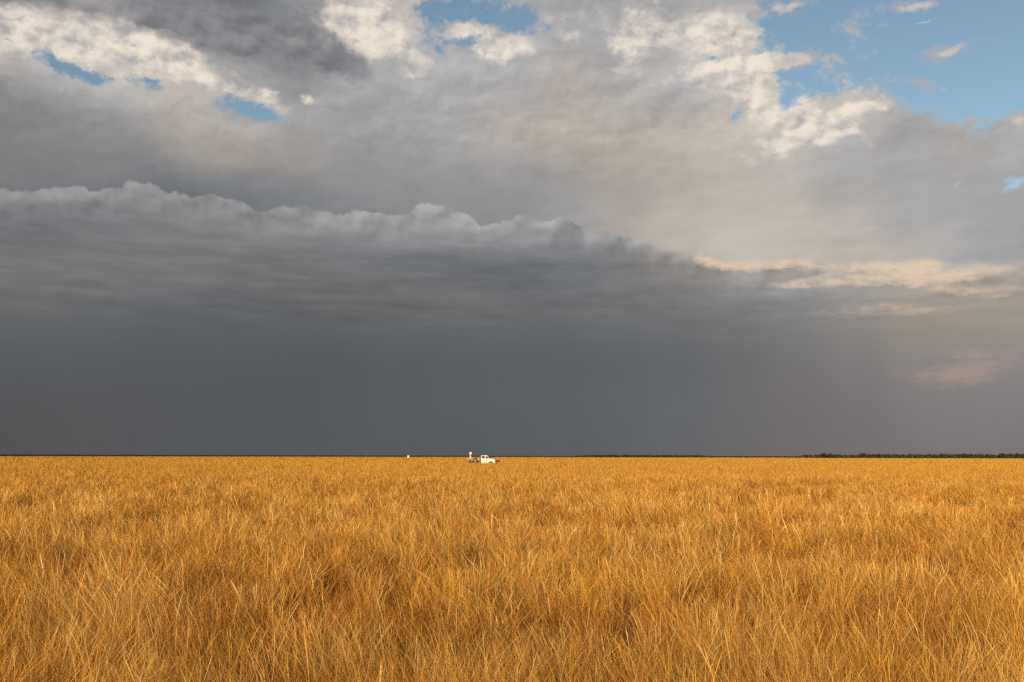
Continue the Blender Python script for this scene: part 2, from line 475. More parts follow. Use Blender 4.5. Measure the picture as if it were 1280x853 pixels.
class MB:
    """collects shapes into one bmesh"""
    def __init__(s): s.bm = bmesh.new()

    def box(s, x0, x1, y0, y1, z0, z1, bev=0.0):
        r = bmesh.ops.create_cube(s.bm, size=1.0)
        vs = r['verts']
        for v in vs:
            v.co = Vector(((x0 + x1) / 2 + v.co.x * (x1 - x0), (y0 + y1) / 2 + v.co.y * (y1 - y0), (z0 + z1) / 2 + v.co.z * (z1 - z0)))
        if bev > 0:
            es = list({e for v in vs for e in v.link_edges})
            bmesh.ops.bevel(s.bm, geom=es, offset=bev, segments=2, affect='EDGES', profile=0.5)
        return s

    def tube(s, pts, r, n=8, cap=True):
        pts = [Vector(p) for p in pts]; rings = []
        rr = r if isinstance(r, (list, tuple)) else [r] * len(pts)
        for i, p in enumerate(pts):
            d = (pts[min(i + 1, len(pts) - 1)] - pts[max(i - 1, 0)]).normalized()
            a = d.cross(Vector((0, 0, 1)))
            if a.length < 0.05: a = d.cross(Vector((0, 1, 0)))
            a.normalize(); b = d.cross(a)
            rings.append([s.bm.verts.new(p + (a * math.cos(t) + b * math.sin(t)) * rr[i]) for t in [2 * math.pi * k / n for k in range(n)]])
        for i in range(len(rings) - 1):
            for k in range(n):
                s.bm.faces.new((rings[i][k], rings[i][(k + 1) % n], rings[i + 1][(k + 1) % n], rings[i + 1][k]))
        if cap:
            s.bm.faces.new(rings[0][::-1]); s.bm.faces.new(rings[-1])
        return s

    def prism(s, prof, y0, y1, bev=0.0, taper=None):
        """side outline (x, z) pushed from y0 to y1; taper(x, z) gives how far to pull the sides in"""
        A = []; B = []
        for x, z in prof:
            t = taper(x, z) if taper else 0.0
            A.append(s.bm.verts.new((x, y0 + t, z))); B.append(s.bm.verts.new((x, y1 - t, z)))
        n = len(prof)
        fs = [s.bm.faces.new(A), s.bm.faces.new(B[::-1])]
        for i in range(n):
            fs.append(s.bm.faces.new((A[(i + 1) % n], A[i], B[i], B[(i + 1) % n])))
        if bev > 0:
            bmesh.ops.bevel(s.bm, geom=list({e for f in fs for e in f.edges}), offset=bev, segments=2, affect='EDGES', profile=0.5)
        return s

    def lathe(s, prof, c, n=20, axis='Y'):
        rings = []
        for r, h in prof:
            ring = []
            for k in range(n):
                t = 2 * math.pi * k / n
                if axis == 'Y': p = (c[0] + r * math.cos(t), c[1] + h, c[2] + r * math.sin(t))
                else: p = (c[0] + r * math.cos(t), c[1] + r * math.sin(t), c[2] + h)
                ring.append(s.bm.verts.new(p))
            rings.append(ring)
        for i in range(len(rings) - 1):
            for k in range(n):
                s.bm.faces.new((rings[i][k], rings[i][(k + 1) % n], rings[i + 1][(k + 1) % n], rings[i + 1][k]))
        s.bm.faces.new(rings[0]); s.bm.faces.new(rings[-1])
        return s

    def build(s, name, m, parent=None, smooth=False):
        bmesh.ops.recalc_face_normals(s.bm, faces=s.bm.faces)
        me = bpy.data.meshes.new(name); s.bm.to_mesh(me); s.bm.free()
        me.materials.append(m)
        if smooth:
            for p in me.polygons: p.use_smooth = True
        o = bpy.data.objects.new(name, me); C.objects.link(o)
        if parent: o.parent = parent
        return o


def np_mesh(name, verts, quads, tris, cols, m):
    """mesh straight from arrays, with a colour per vertex that is the plant's own colour"""
    me = bpy.data.meshes.new(name)
    nq, ntr = len(quads), len(tris)
    me.vertices.add(len(verts)); me.vertices.foreach_set('co', verts.astype(np.float32).ravel())
    li = np.concatenate([quads.ravel(), tris.ravel()]).astype(np.int32)
    me.loops.add(len(li)); me.loops.foreach_set('vertex_index', li)
    me.polygons.add(nq + ntr)
    st = np.concatenate([np.arange(nq) * 4, nq * 4 + np.arange(ntr) * 3]).astype(np.int32)
    me.polygons.foreach_set('loop_start', st)
    me.update(calc_edges=True)
    if cols is not None:
        at = me.color_attributes.new('col', 'BYTE_COLOR', 'POINT')
        c4 = np.ones((len(verts), 4), np.float32); c4[:, :3] = cols
        at.data.foreach_set('color', c4.ravel())
    me.materials.append(m)
    o = bpy.data.objects.new(name, me); C.objects.link(o)
    return o


RNG = np.random.default_rng(7)


class Field2:
    """smooth random field on the ground"""
    def __init__(s, seed): s.g = np.random.default_rng(seed).random((256, 256)).astype(np.float32)
    def one(s, x, y):
        xi, yi = np.floor(x), np.floor(y); fx, fy = x - xi, y - yi
        fx = fx * fx * (3 - 2 * fx); fy = fy * fy * (3 - 2 * fy)
        a = xi.astype(int) & 255; b = yi.astype(int) & 255; a1 = (a + 1) & 255; b1 = (b + 1) & 255
        g = s.g
        return (g[a, b] * (1 - fx) + g[a1, b] * fx) * (1 - fy) + (g[a, b1] * (1 - fx) + g[a1, b1] * fx) * fy
    def __call__(s, x, y, size, octv=3):
        v = 0; amp = 1; tot = 0
        for k in range(octv):
            v = v + amp * s.one(x / size * 2 ** k + 17.3 * k, y / size * 2 ** k + 5.1 * k); tot += amp; amp *= 0.5
        return v / tot


FA, FB, FC, FD = Field2(1), Field2(2), Field2(3), Field2(4)

# ------------------------------------------------------------------ ground
gm = mat('dry_soil', (0.20, 0.105, 0.036), 0.95, noise=0.5, nscale=0.8, col2=(0.10, 0.05, 0.02), spec=0.1)
xs = np.concatenate([-np.geomspace(30000, 6, 44), np.linspace(-5, 5, 11), np.geomspace(6, 30000, 44)])
ys = np.concatenate([-np.geomspace(6000, 4, 20), np.linspace(-3, 3, 7), np.geomspace(4, 30000, 60)])
gx, gy = np.meshgrid(xs, ys, indexing='ij')
gd = np.hypot(gx, gy)
rise = np.clip((gd - 2300) / 500, 0, 1)
gz = rise * rise * (3 - 2 * rise) * 0.62
nx, ny = gx.shape
idx = np.arange(nx * ny).reshape(nx, ny)
gq = np.stack([idx[:-1, :-1], idx[1:, :-1], idx[1:, 1:], idx[:-1, 1:]], -1).reshape(-1, 4)
ground = np_mesh('ground', np.stack([gx, gy, gz], -1).reshape(-1, 3), gq, np.zeros((0, 3), int), None, gm)
tag(ground, kind='structure')

# ------------------------------------------------------------------ truck placement (needed to keep the grass off it)
def at(px, d):
    """ground point at a bearing given by a photo column, d metres away"""
    a = math.radians(sky_of(px, 571)[0])
    return Vector((math.sin(a) * d, math.cos(a) * d, 0.0))


T_D = 169.0
T_LOC = at(606.0, T_D)
T_YAW = math.radians(-10.0)
V_LOC = at(510.6, 840.0)

# ------------------------------------------------------------------ grass
PAL = np.array([(0.68, 0.385, 0.078), (0.60, 0.295, 0.052), (0.50, 0.205, 0.034), (0.76, 0.50, 0.18),
                (0.30, 0.11, 0.028), (0.33, 0.28, 0.055)], np.float32)


def grass_batch(r0, r1, az_half, K, wmin, wk, mper, levels, seed, hscale=1.0, fan=0.25, under=0.0):
    rng = np.random.default_rng(seed)
    # radial density n(d) = K / (d * w(d))
    rr = np.geomspace(r0, r1, 400)
    w = np.maximum(wmin, wk * rr)
    pdf = K / w * 2 * az_half                    # n(d) * d * angle
    cdf = np.concatenate([[0], np.cumsum((pdf[1:] + pdf[:-1]) / 2 * np.diff(rr))])
    N = int(cdf[-1])
    nt = max(1, N // mper)
    tr = np.interp(rng.random(nt) * cdf[-1], cdf, rr)
    ta = (rng.random(nt) * 2 - 1) * az_half
    tx, ty = np.sin(ta) * tr, np.cos(ta) * tr
    hf = FA(tx, ty, 2.2, 3)                       # tall and short patches
    gap = FB(tx + 31, ty + 12, 0.42, 1) * 0.55 + FB(tx + 60, ty, 1.6, 2) * 0.45                      # hollows where the stems have fallen or are missing
    keep = rng.random(nt) < np.where(tr < 60, np.clip((gap - 0.30) * 6.0, 0.30, 1), 1)
    tr, tx, ty, hf, gap = tr[keep], tx[keep], ty[keep], hf[keep], gap[keep]
    nt = len(tr)
    lean_a = (FC(tx, ty, 3.0, 3) - 0.5) * 7.0 + rng.normal(0, 0.9, nt) + math.pi * 0.9
    lean_m = 0.06 + 0.70 * FD(tx, ty, 1.7, 2) ** 1.5 + rng.random(nt) * 0.12
    hue = FD(tx + 90, ty + 40, 1.6, 3) * 0.55 + rng.random(nt) * 0.45
    green = (FB(tx + 300, ty, 0.6, 1) > 0.93) & (tr < 30)
    red = (FC(tx + 120, ty + 70, 2.0, 3) > 0.58)
    th = (0.40 + 0.34 * hf + rng.normal(0, 0.075, nt)) * np.clip(0.70 + (gap - 0.25) * 1.9, 0.68, 1.04)
    th = np.where(red, th * 0.86, th)
    # small trampled hollows where only the old red-brown leaf is left
    hol = (FA(tx + 77, ty * 0.8 + 13, 0.50, 1) > 0.80) & (FC(tx + 33, ty + 9, 2.5, 2) > 0.42) & (tr < 40)
    th = np.where(hol, th * 0.45, th)
    th = th * (0.86 + 0.28 * FB(tx + 500, ty * 0.6, 14.0, 3))
    tb = np.clip(rng.normal(1.0, 0.13, nt), 0.68, 1.25).astype(np.float32)
    straw = (rng.random(nt) < 0.12) & ~hol
    th = np.where(straw, th + 0.06, th)
    n = nt * mper
    T = np.repeat(np.arange(nt), mper)
    sg = 0.055 + 0.003 * np.minimum(tr[T], 60)
    low = rng.random(n) < under                 # short old leaf between the tussocks
    sg = np.where(low, sg * 3.2, sg)
    ox, oy = rng.normal(0, 1, n), rng.normal(0, 1, n)
    x = tx[T] + ox * sg; y = ty[T] + oy * sg
    d = np.hypot(x, y)
    # keep the vehicles clear
    dx, dy = x - T_LOC.x, y - T_LOC.y
    cx, cy = dx * math.cos(T_YAW) + dy * math.sin(T_YAW), -dx * math.sin(T_YAW) + dy * math.cos(T_YAW)
    ok = ~((cx > -2.95) & (cx < 2.9) & (cy > -0.95) & (cy < 0.95)) & (d > 0.9)
    ok &= ~((np.abs(x - V_LOC.x) < 1.1) & (y > V_LOC.y - 0.3) & (y < V_LOC.y + 5))
    x, y, d, T, low, ox, oy = x[ok], y[ok], d[ok], T[ok], low[ok], ox[ok], oy[ok]; n = len(x)
    hh = th[T] * (0.58 + 0.48 * rng.random(n) ** 0.8) * hscale * (1 + 0.30 * np.clip((d - 75) / 70, 0, 1))
    tall = rng.random(n) < 0.03
    hh = np.where(tall, hh * 1.18, hh)
    matted = rng.random(n) < 0.32
    hh = np.where(matted, hh * 0.6, hh)
    la = lean_a[T] + rng.normal(0, 0.7, n)
    lm = np.abs(lean_m[T] + rng.normal(0, 0.20, n))
    vx, vy = np.cos(la) * lm + ox * fan, np.sin(la) * lm + oy * fan      # stems fan out from the tussock's heart
    la, lm = np.arctan2(vy, vx), np.hypot(vx, vy)
    hh = np.where(low, hh * 0.48, hh)
    lm = np.where(matted | low, lm + 0.55, lm)
    lm = np.where(rng.random(n) < 0.09, lm + 0.9, lm)
    ww = np.maximum(wmin, wk * d) * (0.6 + 0.8 * rng.random(n))
    stout = (rng.random(n) < 0.03) & (d < 40)
    ww = np.where(stout, ww * 1.5, ww); hh = np.where(stout, hh * 1.08, hh)
    fa = rng.random(n) * math.pi
    ts = {4: [0, .35, .7, .9, 1.0], 2: [0, .55, 1.0]}[levels]
    seedh = rng.random(n) < 0.35
    P = []; Cc = []
    pick = np.clip(hue[T] + rng.normal(0, 0.16, n), 0, 0.999)
    ci = np.where(pick < 0.34, 1, np.where(pick < 0.60, 0, np.where(pick < 0.82, 2, 3)))
    ci = np.where(rng.random(n) < 0.05, 4, ci)
    ci = np.where(red[T] & (rng.random(n) < 0.45), np.where(rng.random(n) < 0.5, 4, 2), ci)
    ci = np.where((gap[T] < 0.43) & (rng.random(n) < 0.65) & (d < 50), np.where(rng.random(n) < 0.6, 4, 2), ci)
    ci = np.where(low & (rng.random(n) < 0.7), np.where(rng.random(n) < 0.6, 4, 2), ci)
    ci = np.where(hol[T] & (rng.random(n) < 0.8), 4, ci)
    ci = np.where(stout & ~hol[T], 3, ci)
    ci = np.where(green[T] & (rng.random(n) < 0.5), 5, ci)
    base = PAL[ci] * (0.85 + 0.3 * rng.random((n, 1))).astype(np.float32)
    far = np.clip((d - 25) / 120, 0, 0.75)[:, None].astype(np.float32)
    band_ = (0.90 + 0.20 * FA(x[:, None] * 0.8 + 400, y[:, None] * 0.8, 9.0, 4)).astype(np.float32)
    base = base * band_ * tb[T][:, None]
    pale = straw[T] & (rng.random(n) < 0.6) & (d < 90)
    base = np.where(pale[:, None], PAL[3] * 0.98, base).astype(np.float32)
    base = base * (1 - far) + np.array([0.565, 0.298, 0.055], np.float32) * far * band_
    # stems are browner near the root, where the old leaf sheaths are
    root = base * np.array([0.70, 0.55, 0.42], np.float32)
    wob = rng.normal(0, 0.07, (n, 2)); z_of = 1.0 / np.sqrt(1 + (lm * 0.9) ** 2)
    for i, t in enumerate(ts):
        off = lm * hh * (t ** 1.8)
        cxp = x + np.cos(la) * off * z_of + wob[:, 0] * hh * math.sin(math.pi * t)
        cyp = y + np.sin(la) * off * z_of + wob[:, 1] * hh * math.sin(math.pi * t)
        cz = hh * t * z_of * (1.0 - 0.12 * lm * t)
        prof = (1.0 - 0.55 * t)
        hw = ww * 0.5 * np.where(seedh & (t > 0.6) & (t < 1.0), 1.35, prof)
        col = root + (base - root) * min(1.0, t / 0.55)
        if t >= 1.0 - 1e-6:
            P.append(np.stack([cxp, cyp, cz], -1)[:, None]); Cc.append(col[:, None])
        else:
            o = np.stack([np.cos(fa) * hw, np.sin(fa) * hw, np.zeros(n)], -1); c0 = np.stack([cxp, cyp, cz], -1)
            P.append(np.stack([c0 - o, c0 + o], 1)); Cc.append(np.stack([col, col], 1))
    V_ = np.concatenate(P, 1); C_ = np.concatenate(Cc, 1)
    k = V_.shape[1]
    b = (np.arange(n) * k)[:, None]
    qs = [b + np.array([[2 * i, 2 * i + 1, 2 * i + 3, 2 * i + 2]]) for i in range((k - 1) // 2 - 1)]
    ts_ = b + np.array([[k - 3, k - 2, k - 1]])
    return V_.reshape(-1, 3), np.stack(qs, 1).reshape(-1, 4), ts_, C_.reshape(-1, 3)


GM = bpy.data.materials.new('grass_blades'); GM.use_nodes = True
nt_ = GM.node_tree; nt_.nodes.clear()
at_ = nt_.nodes.new('ShaderNodeVertexColor'); at_.layer_name = 'col'
df = nt_.nodes.new('ShaderNodeBsdfDiffuse'); tl = nt_.nodes.new('ShaderNodeBsdfTranslucent')
mx = nt_.nodes.new('ShaderNodeMixShader'); mx.inputs[0].default_value = 0.22
ou = nt_.nodes.new('ShaderNodeOutputMaterial')
nt_.links.new(at_.outputs[0], df.inputs[0]); nt_.links.new(at_.outputs[0], tl.inputs[0])
nt_.links.new(df.outputs[0], mx.inputs[1]); nt_.links.new(tl.outputs[0], mx.inputs[2]); nt_.links.new(mx.outputs[0], ou.inputs[0])

parts = [grass_batch(1.4, 16.0, math.radians(44), 54.0, 0.0020, 0.00031, 120, 4, 11, 0.95, 0.20, 0.28),
         grass_batch(16.0, 70.0, math.radians(35), 58.0, 0.0018, 0.00028, 50, 4, 12, 0.98, 0.18, 0.18),
         grass_batch(70.0, 2600.0, math.radians(33), 60.0, 0.0024, 0.00036, 10, 2, 13, 1.12),
         # a ranker stand of grass round the pickup
         grass_batch(T_D - 7.0, T_D - 0.8, math.radians(3.6), 260.0, 0.0024, 0.00030, 10, 2, 14, 1.38)]
vo = 0; Vs = []; Qs = []; Ts = []; Cs = []
for v_, q_, t_, c_ in parts:
    Vs.append(v_); Qs.append(q_ + vo); Ts.append(t_ + vo); Cs.append(c_); vo += len(v_)
print('grass verts', vo)
grass = np_mesh('tall_dry_grass', np.concatenate(Vs), np.concatenate(Qs), np.concatenate(Ts), np.concatenate(Cs), GM)
tag(grass, 'tall golden dry grass covering the whole plain', 'grass', kind='stuff')
#GRASSEND

# ------------------------------------------------------------------ distant trees
LEAF = mat('dark_bush_foliage', (0.058, 0.050, 0.024), 0.9, noise=0.4, nscale=0.25, col2=(0.036, 0.034, 0.020), spec=0.1)
BARK = mat('bark', (0.10, 0.07, 0.05), 0.9, noise=0.4, nscale=3.0, spec=0.1)


def leaf_cloud(rng, cx, cy, cz, rx, ry, rz, n, size):
    """n leaf clumps spread through an ellipsoid: arrays of quads"""
    p = rng.normal(0, 1, (n, 3)); p /= np.linalg.norm(p, axis=1)[:, None]
    p *= (rng.random((n, 1)) ** 0.45)
    p = p * np.array([rx, ry, rz]) + np.array([cx, cy, cz])
    a = rng.normal(0, 1, (n, 3)); a /= np.linalg.norm(a, axis=1)[:, None]
    b = np.cross(a, rng.normal(0, 1, (n, 3))); b /= np.linalg.norm(b, axis=1)[:, None]
    s = size * (0.6 + 0.8 * rng.random((n, 1)))
    return np.stack([p - a * s - b * s, p + a * s - b * s * 0.6, p + a * s * 0.8 + b * s, p - a * s + b * s * 0.7], 1)


def crown_quads(rng, x, y, h, w, n, size, base=0.12):
    out = []
    k = 4
    for i in range(k):
        t = rng.random() * 2 * math.pi; r = w * 0.28
        ch = h * (0.60 + 0.16 * rng.random())
        out.append(leaf_cloud(rng, x + math.cos(t) * r, y + math.sin(t) * r, ch, w * 0.36, w * 0.36, h * (0.24 + 0.1 * rng.random()), n // k, size))
    out.append(leaf_cloud(rng, x, y, h * (0.34 + base), w * 0.42, w * 0.42, h * 0.3, n // 3, size))
    return np.concatenate(out)


def quads_obj(name, Q, m, parent=None):
    V_ = Q.reshape(-1, 3)
    o = np_mesh(name, V_, np.arange(len(V_)).reshape(-1, 4), np.zeros((0, 3), int), None, m)
    if parent: o.parent = parent
    return o


def wood(name, px0, px1, dist, hfun, label, seed, spread=60.0, fat=1.0):
    rng = np.random.default_rng(seed)
    length = (px1 - px0) / F * dist
    n = int(length / 3.4)
    A = []
    for i in range(n):
        px = px0 + (px1 - px0) * (i + rng.random()) / n
        h = hfun(px) * (0.80 + 0.32 * rng.random())
        d = dist + rng.random() * spread
        p = at(px, d)
        A.append(crown_quads(rng, p.x, p.y, h, h * (0.85 + 0.5 * rng.random()) * fat, 64, h * 0.085, base=-0.06))
        # undergrowth closes the foot of the wood
        A.append(leaf_cloud(rng, p.x, p.y, h * 0.16, h * 0.6, 2.0, h * 0.2, 18, h * 0.12))
    o = quads_obj(name, np.concatenate(A), LEAF)
    return tag(o, label, 'woodland', kind='stuff')


def lerp(pts):
    xs_, ys_ = [p[0] for p in pts], [p[1] for p in pts]
    return lambda x: float(np.interp(x, xs_, ys_))


wood('distant_woodland', 993, 1300, 1750.0, lerp([(993, 4.2), (1004, 5.6), (1030, 7.4), (1060, 6.2), (1090, 7.6), (1150, 7.4), (1200, 7.6), (1300, 8.0)]),
     'dark brown wood along the horizon at the right edge', 21)
wood('distant_woodland', 718, 883, 2700.0, lerp([(718, 5.5), (740, 7.6), (760, 8.2), (800, 7.8), (850, 7.8), (875, 7.2), (883, 6.0)]),
     'short low dark strip of wood on the horizon right of the pickup', 22)
wood('distant_woodland', -60, 726, 3900.0, lerp([(-60, 7.0), (200, 6.4), (500, 6.2), (726, 5.4)]),
     'very thin dark line of wood along the horizon on the left half', 23, fat=1.5)
wood('distant_woodland', 884, 992, 5200.0, lerp([(884, 7.6), (992, 7.2)]),
     'faintest stretch of wood on the horizon between the two darker strips', 24, fat=1.5)


def tree(px, dist, h, w, label, seed):
    rng = np.random.default_rng(seed)
    p = at(px, dist)
    t = empty('tree', p)
    tag(t, label, 'tree', 'single trees standing above the far wood')
    b = MB()
    b.tube([(0, 0, -0.2), (0.1, 0, h * 0.25), (-0.05, 0.1, h * 0.5), (0.1, 0, h * 0.78)], [h * 0.035, h * 0.028, h * 0.02, h * 0.008], 8)
    for k in range(5):
        a = k * 1.3 + rng.random(); z = h * (0.3 + 0.08 * k)
        b.tube([(0, 0, z), (math.cos(a) * w * 0.2, math.sin(a) * w * 0.2, z + h * 0.12), (math.cos(a) * w * 0.36, math.sin(a) * w * 0.36, z + h * 0.2)],
               [h * 0.016, h * 0.011, h * 0.005], 6)
    b.build('trunk', BARK, t)
    quads_obj('crown', crown_quads(rng, 0, 0, h, w, 520, h * 0.045), LEAF, t)


for k, (px, h, w, lb) in enumerate([
        (1029.5, 9.6, 7.5, 'leftmost tall tree above the dark wood at right'),
        (1037.5, 8.3, 8.0, 'second dark tree from the left above the right-hand wood'),
        (1078.5, 9.2, 9.5, 'broad crowned tree, third from the left above the wood'),
        (1098.0, 8.4, 7.0, 'narrow tree, fourth from the left above the wood'),
        (1178.0, 8.8, 8.5, 'rounded tree, fifth from the left above the wood'),
        (1205.5, 8.9, 7.5, 'third tree from the right edge above the dark wood'),
        (1253.0, 9.4, 11.0, 'broad tree above the wood, second from the right edge'),
        (1271.0, 8.8, 7.0, 'rightmost tree above the dark wood at the photo edge')]):
    tree(px, 1735.0, h, w, lb, 50 + k)

# ------------------------------------------------------------------ the pickup
WHITE = mat('white_paint', (0.74, 0.72, 0.68), 0.35, noise=0.12, nscale=2.0, col2=(0.60, 0.54, 0.45))
GLASS = mat('dark_glass', (0.012, 0.013, 0.015), 0.06, spec=0.6)
RUBBER = mat('tyre_rubber', (0.025, 0.023, 0.02), 0.85, noise=0.4, nscale=8.0, col2=(0.06, 0.045, 0.03))
STEEL = mat('dusty_steel', (0.085, 0.062, 0.045), 0.5, 0.3, noise=0.3, nscale=5.0)
RUST = mat('brown_bull_bar_paint', (0.085, 0.04, 0.018), 0.5, noise=0.4, nscale=6.0)
BLACK = mat('black_plastic', (0.02, 0.02, 0.02), 0.5)
LAMP = mat('lamp_glass', (0.75, 0.75, 0.72), 0.1)
RED = mat('red_lens', (0.45, 0.02, 0.015), 0.25)
RIM = mat('rim_paint', (0.60, 0.58, 0.54), 0.4, 0.2)


def wheel(x, y, parent, r=0.41, wd=0.26):
    t = empty('wheel', (x, y, r)); t.parent = parent
    b = MB()
    b.lathe([(r * 0.60, -wd / 2), (r * 0.93, -wd / 2), (r, -wd / 2 + 0.05), (r, wd / 2 - 0.05), (r * 0.93, wd / 2), (r * 0.60, wd / 2)], (0, 0, 0), 28)
    b.build('tyre', RUBBER, t)
    b = MB()
    b.lathe([(r * 0.58, -wd * 0.40), (r * 0.60, -wd * 0.53), (r * 0.52, -wd * 0.53), (r * 0.44, -wd * 0.3), (0.07, -wd * 0.34), (0.06, -wd * 0.5), (0.06, wd * 0.5),
             (0.07, wd * 0.34), (r * 0.44, wd * 0.3), (r * 0.52, wd * 0.53), (r * 0.60, wd * 0.53), (r * 0.58, wd * 0.40)], (0, 0, 0), 24)
    b.build('rim', RIM, t)
    return t


truck = empty('pickup_truck', T_LOC, T_YAW)
tag(truck, 'white pickup truck half sunk in the tall grass with an open rear tray', 'pickup truck')
HW = 0.88


def arch(cx, z, r, n=8):
    return [(cx + r * math.cos(math.pi * k / n), z + r * math.sin(math.pi * k / n)) for k in range(n + 1)]


b = MB()
low = [(2.14, 0.60)] + [(2.14, 1.02), (2.06, 1.25), (1.85, 1.35), (1.12, 1.42), (-0.46, 1.42), (-0.46, 0.55), (0.84, 0.50)] + [(q[0], q[1]) for q in reversed(arch(1.32, 0.52, 0.48))] + [(1.82, 0.55)]
b.prism(low, -HW, HW, 0.03)
b.build('body', WHITE, truck)
b = MB()
tp = lambda x, z: max(0.0, (z - 1.42)) * 0.22
b.prism([(-0.45, 1.41), (1.14, 1.41), (0.66, 1.94), (0.50, 2.02), (-0.32, 2.03), (-0.41, 1.97)], -HW + 0.02, HW - 0.02, 0.03, tp)
b.build('cab', WHITE, truck)


def pane(pts, side, name):
    """glass set 6 mm proud of the tapered cab side, with thickness"""
    b = MB()
    A, B = [], []
    for x, z in pts:
        yy = (HW - 0.02 - tp(x, z))
        A.append(b.bm.verts.new((x, side * (yy - 0.01), z))); B.append(b.bm.verts.new((x, side * (yy + 0.008), z)))
    n = len(pts)
    b.bm.faces.new(A); b.bm.faces.new(B[::-1])
    for i in range(n): b.bm.faces.new((A[i], A[(i + 1) % n], B[(i + 1) % n], B[i]))
    return b.build(name, GLASS, truck)


for sd in (-1, 1):
    pane([(-0.34, 1.46), (0.24, 1.46), (0.20, 1.94), (-0.31, 1.94)], sd, 'side_window')
    pane([(0.36, 1.46), (1.00, 1.46), (0.62, 1.88), (0.34, 1.93)], sd, 'side_window')
    for x0, x1 in ((-0.38, 0.27), (0.31, 1.02)):
        b = MB(); b.box(x0, x1, sd * (HW + 0.001) - 0.008, sd * (HW + 0.001) + 0.008, 0.62, 1.38, 0.006)
        dr = b.build('door', WHITE, truck)
        b = MB(); b.box(x0 + 0.05, x0 + 0.20, sd * (HW + 0.022) - 0.014, sd * (HW + 0.022) + 0.014, 1.20, 1.24, 0.008)
        b.build('handle', BLACK, dr)
    b = MB(); b.box(0.98, 1.10, sd * (HW + 0.12) - 0.08, sd * (HW + 0.12) + 0.08, 1.46, 1.68, 0.03)
    b.tube([(1.04, sd * (HW - 0.06), 1.46), (1.04, sd * (HW + 0.08), 1.52)], 0.015, 6)
    b.build('wing_mirror', BLACK, truck)
    b = MB(); b.lathe([(0.10, 0.0), (0.105, 0.03), (0.06, 0.05)], (0, 0, 0), 16)
    h = b.build('headlight', LAMP, truck); h.location = (2.10, sd * 0.64, 0.98); h.rotation_euler = (0, 0, -math.pi / 2)
    b = MB(); b.box(-3.06, -3.03, sd * 0.80 - 0.07, sd * 0.80 + 0.07, 0.80, 0.98, 0.008)
    b.build('tail_light', RED, truck)
    for wx in (1.32, -1.75):
        wheel(wx, sd * 0.74, truck)
    b = MB()
    b.prism([(-2.35, 0.70), (-2.25, 0.92), (-2.0, 1.0), (-1.5, 1.0), (-1.25, 0.92), (-1.15, 0.70), (-1.19, 0.70), (-1.28, 0.89), (-1.52, 0.965), (-1.98, 0.965), (-2.22, 0.89), (-2.31, 0.70)],
            sd * 0.76 - 0.13, sd * 0.76 + 0.13)
    b.build('mudguard', BLACK, truck)
# windscreen and rear window follow the slope of the cab
def slab(x0, z0, x1, z1, inset, name):
    b = MB(); vs = []
    nx_, nz_ = (z1 - z0), -(x1 - x0)
    L = math.hypot(nx_, nz_); nx_, nz_ = nx_ / L, nz_ / L
    for off in (-0.012, 0.010):
        for x, z in ((x0, z0), (x1, z1)):
            for sd in (-1, 1):
                yy = HW - 0.02 - tp(x, z) - inset
                vs.append(b.bm.verts.new((x + nx_ * off, sd * yy, z + nz_ * off)))
    a = vs
    for f in ((0, 1, 3, 2), (4, 6, 7, 5), (0, 2, 6, 4), (1, 5, 7, 3), (0, 4, 5, 1), (2, 3, 7, 6)):
        b.bm.faces.new([a[i] for i in f])
    return b.build(name, GLASS, truck)


slab(1.08, 1.478, 0.70, 1.898, 0.09, 'windscreen')
slab(-0.418, 1.90, -0.446, 1.50, 0.14, 'rear_window')
b = MB(); b.box(2.13, 2.17, -0.46, 0.46, 0.82, 1.14, 0.01)
for k in range(6): b.box(2.165, 2.185, -0.44, 0.44, 0.85 + k * 0.045, 0.865 + k * 0.045)
b.build('grille', BLACK, truck)
b = MB(); b.box(2.18, 2.40, -0.90, 0.90, 0.52, 0.74, 0.03); b.build('bumper', STEEL, truck)
b = MB()
for sd in (-1, 1):
    b.tube([(2.30, sd * 0.80, 0.72), (2.62, sd * 0.84, 0.86), (2.66, sd * 0.84, 1.12), (2.20, sd * 0.86, 1.08)], 0.038)
    b.tube([(2.36, sd * 0.36, 0.72), (2.68, sd * 0.36, 0.86), (2.70, sd * 0.36, 1.24)], 0.042)
b.tube([(2.70, -0.36, 1.23), (2.70, 0.36, 1.23)], 0.042)
b.tube([(2.64, -0.84, 1.12), (2.70, -0.36, 1.14), (2.70, 0.36, 1.14), (2.64, 0.84, 1.12)], 0.036)
b.tube([(2.62, -0.84, 0.88), (2.68, -0.36, 0.90), (2.68, 0.36, 0.90), (2.62, 0.84, 0.88)], 0.036)
b.build('bull_bar', RUST, truck)
b = MB(); b.box(2.22, 2.50, -0.28, 0.28, 0.745, 0.92, 0.03); b.tube([(2.44, -0.2, 0.96), (2.44, 0.2, 0.96)], 0.07, 12)
b.build('winch', RUST, truck)
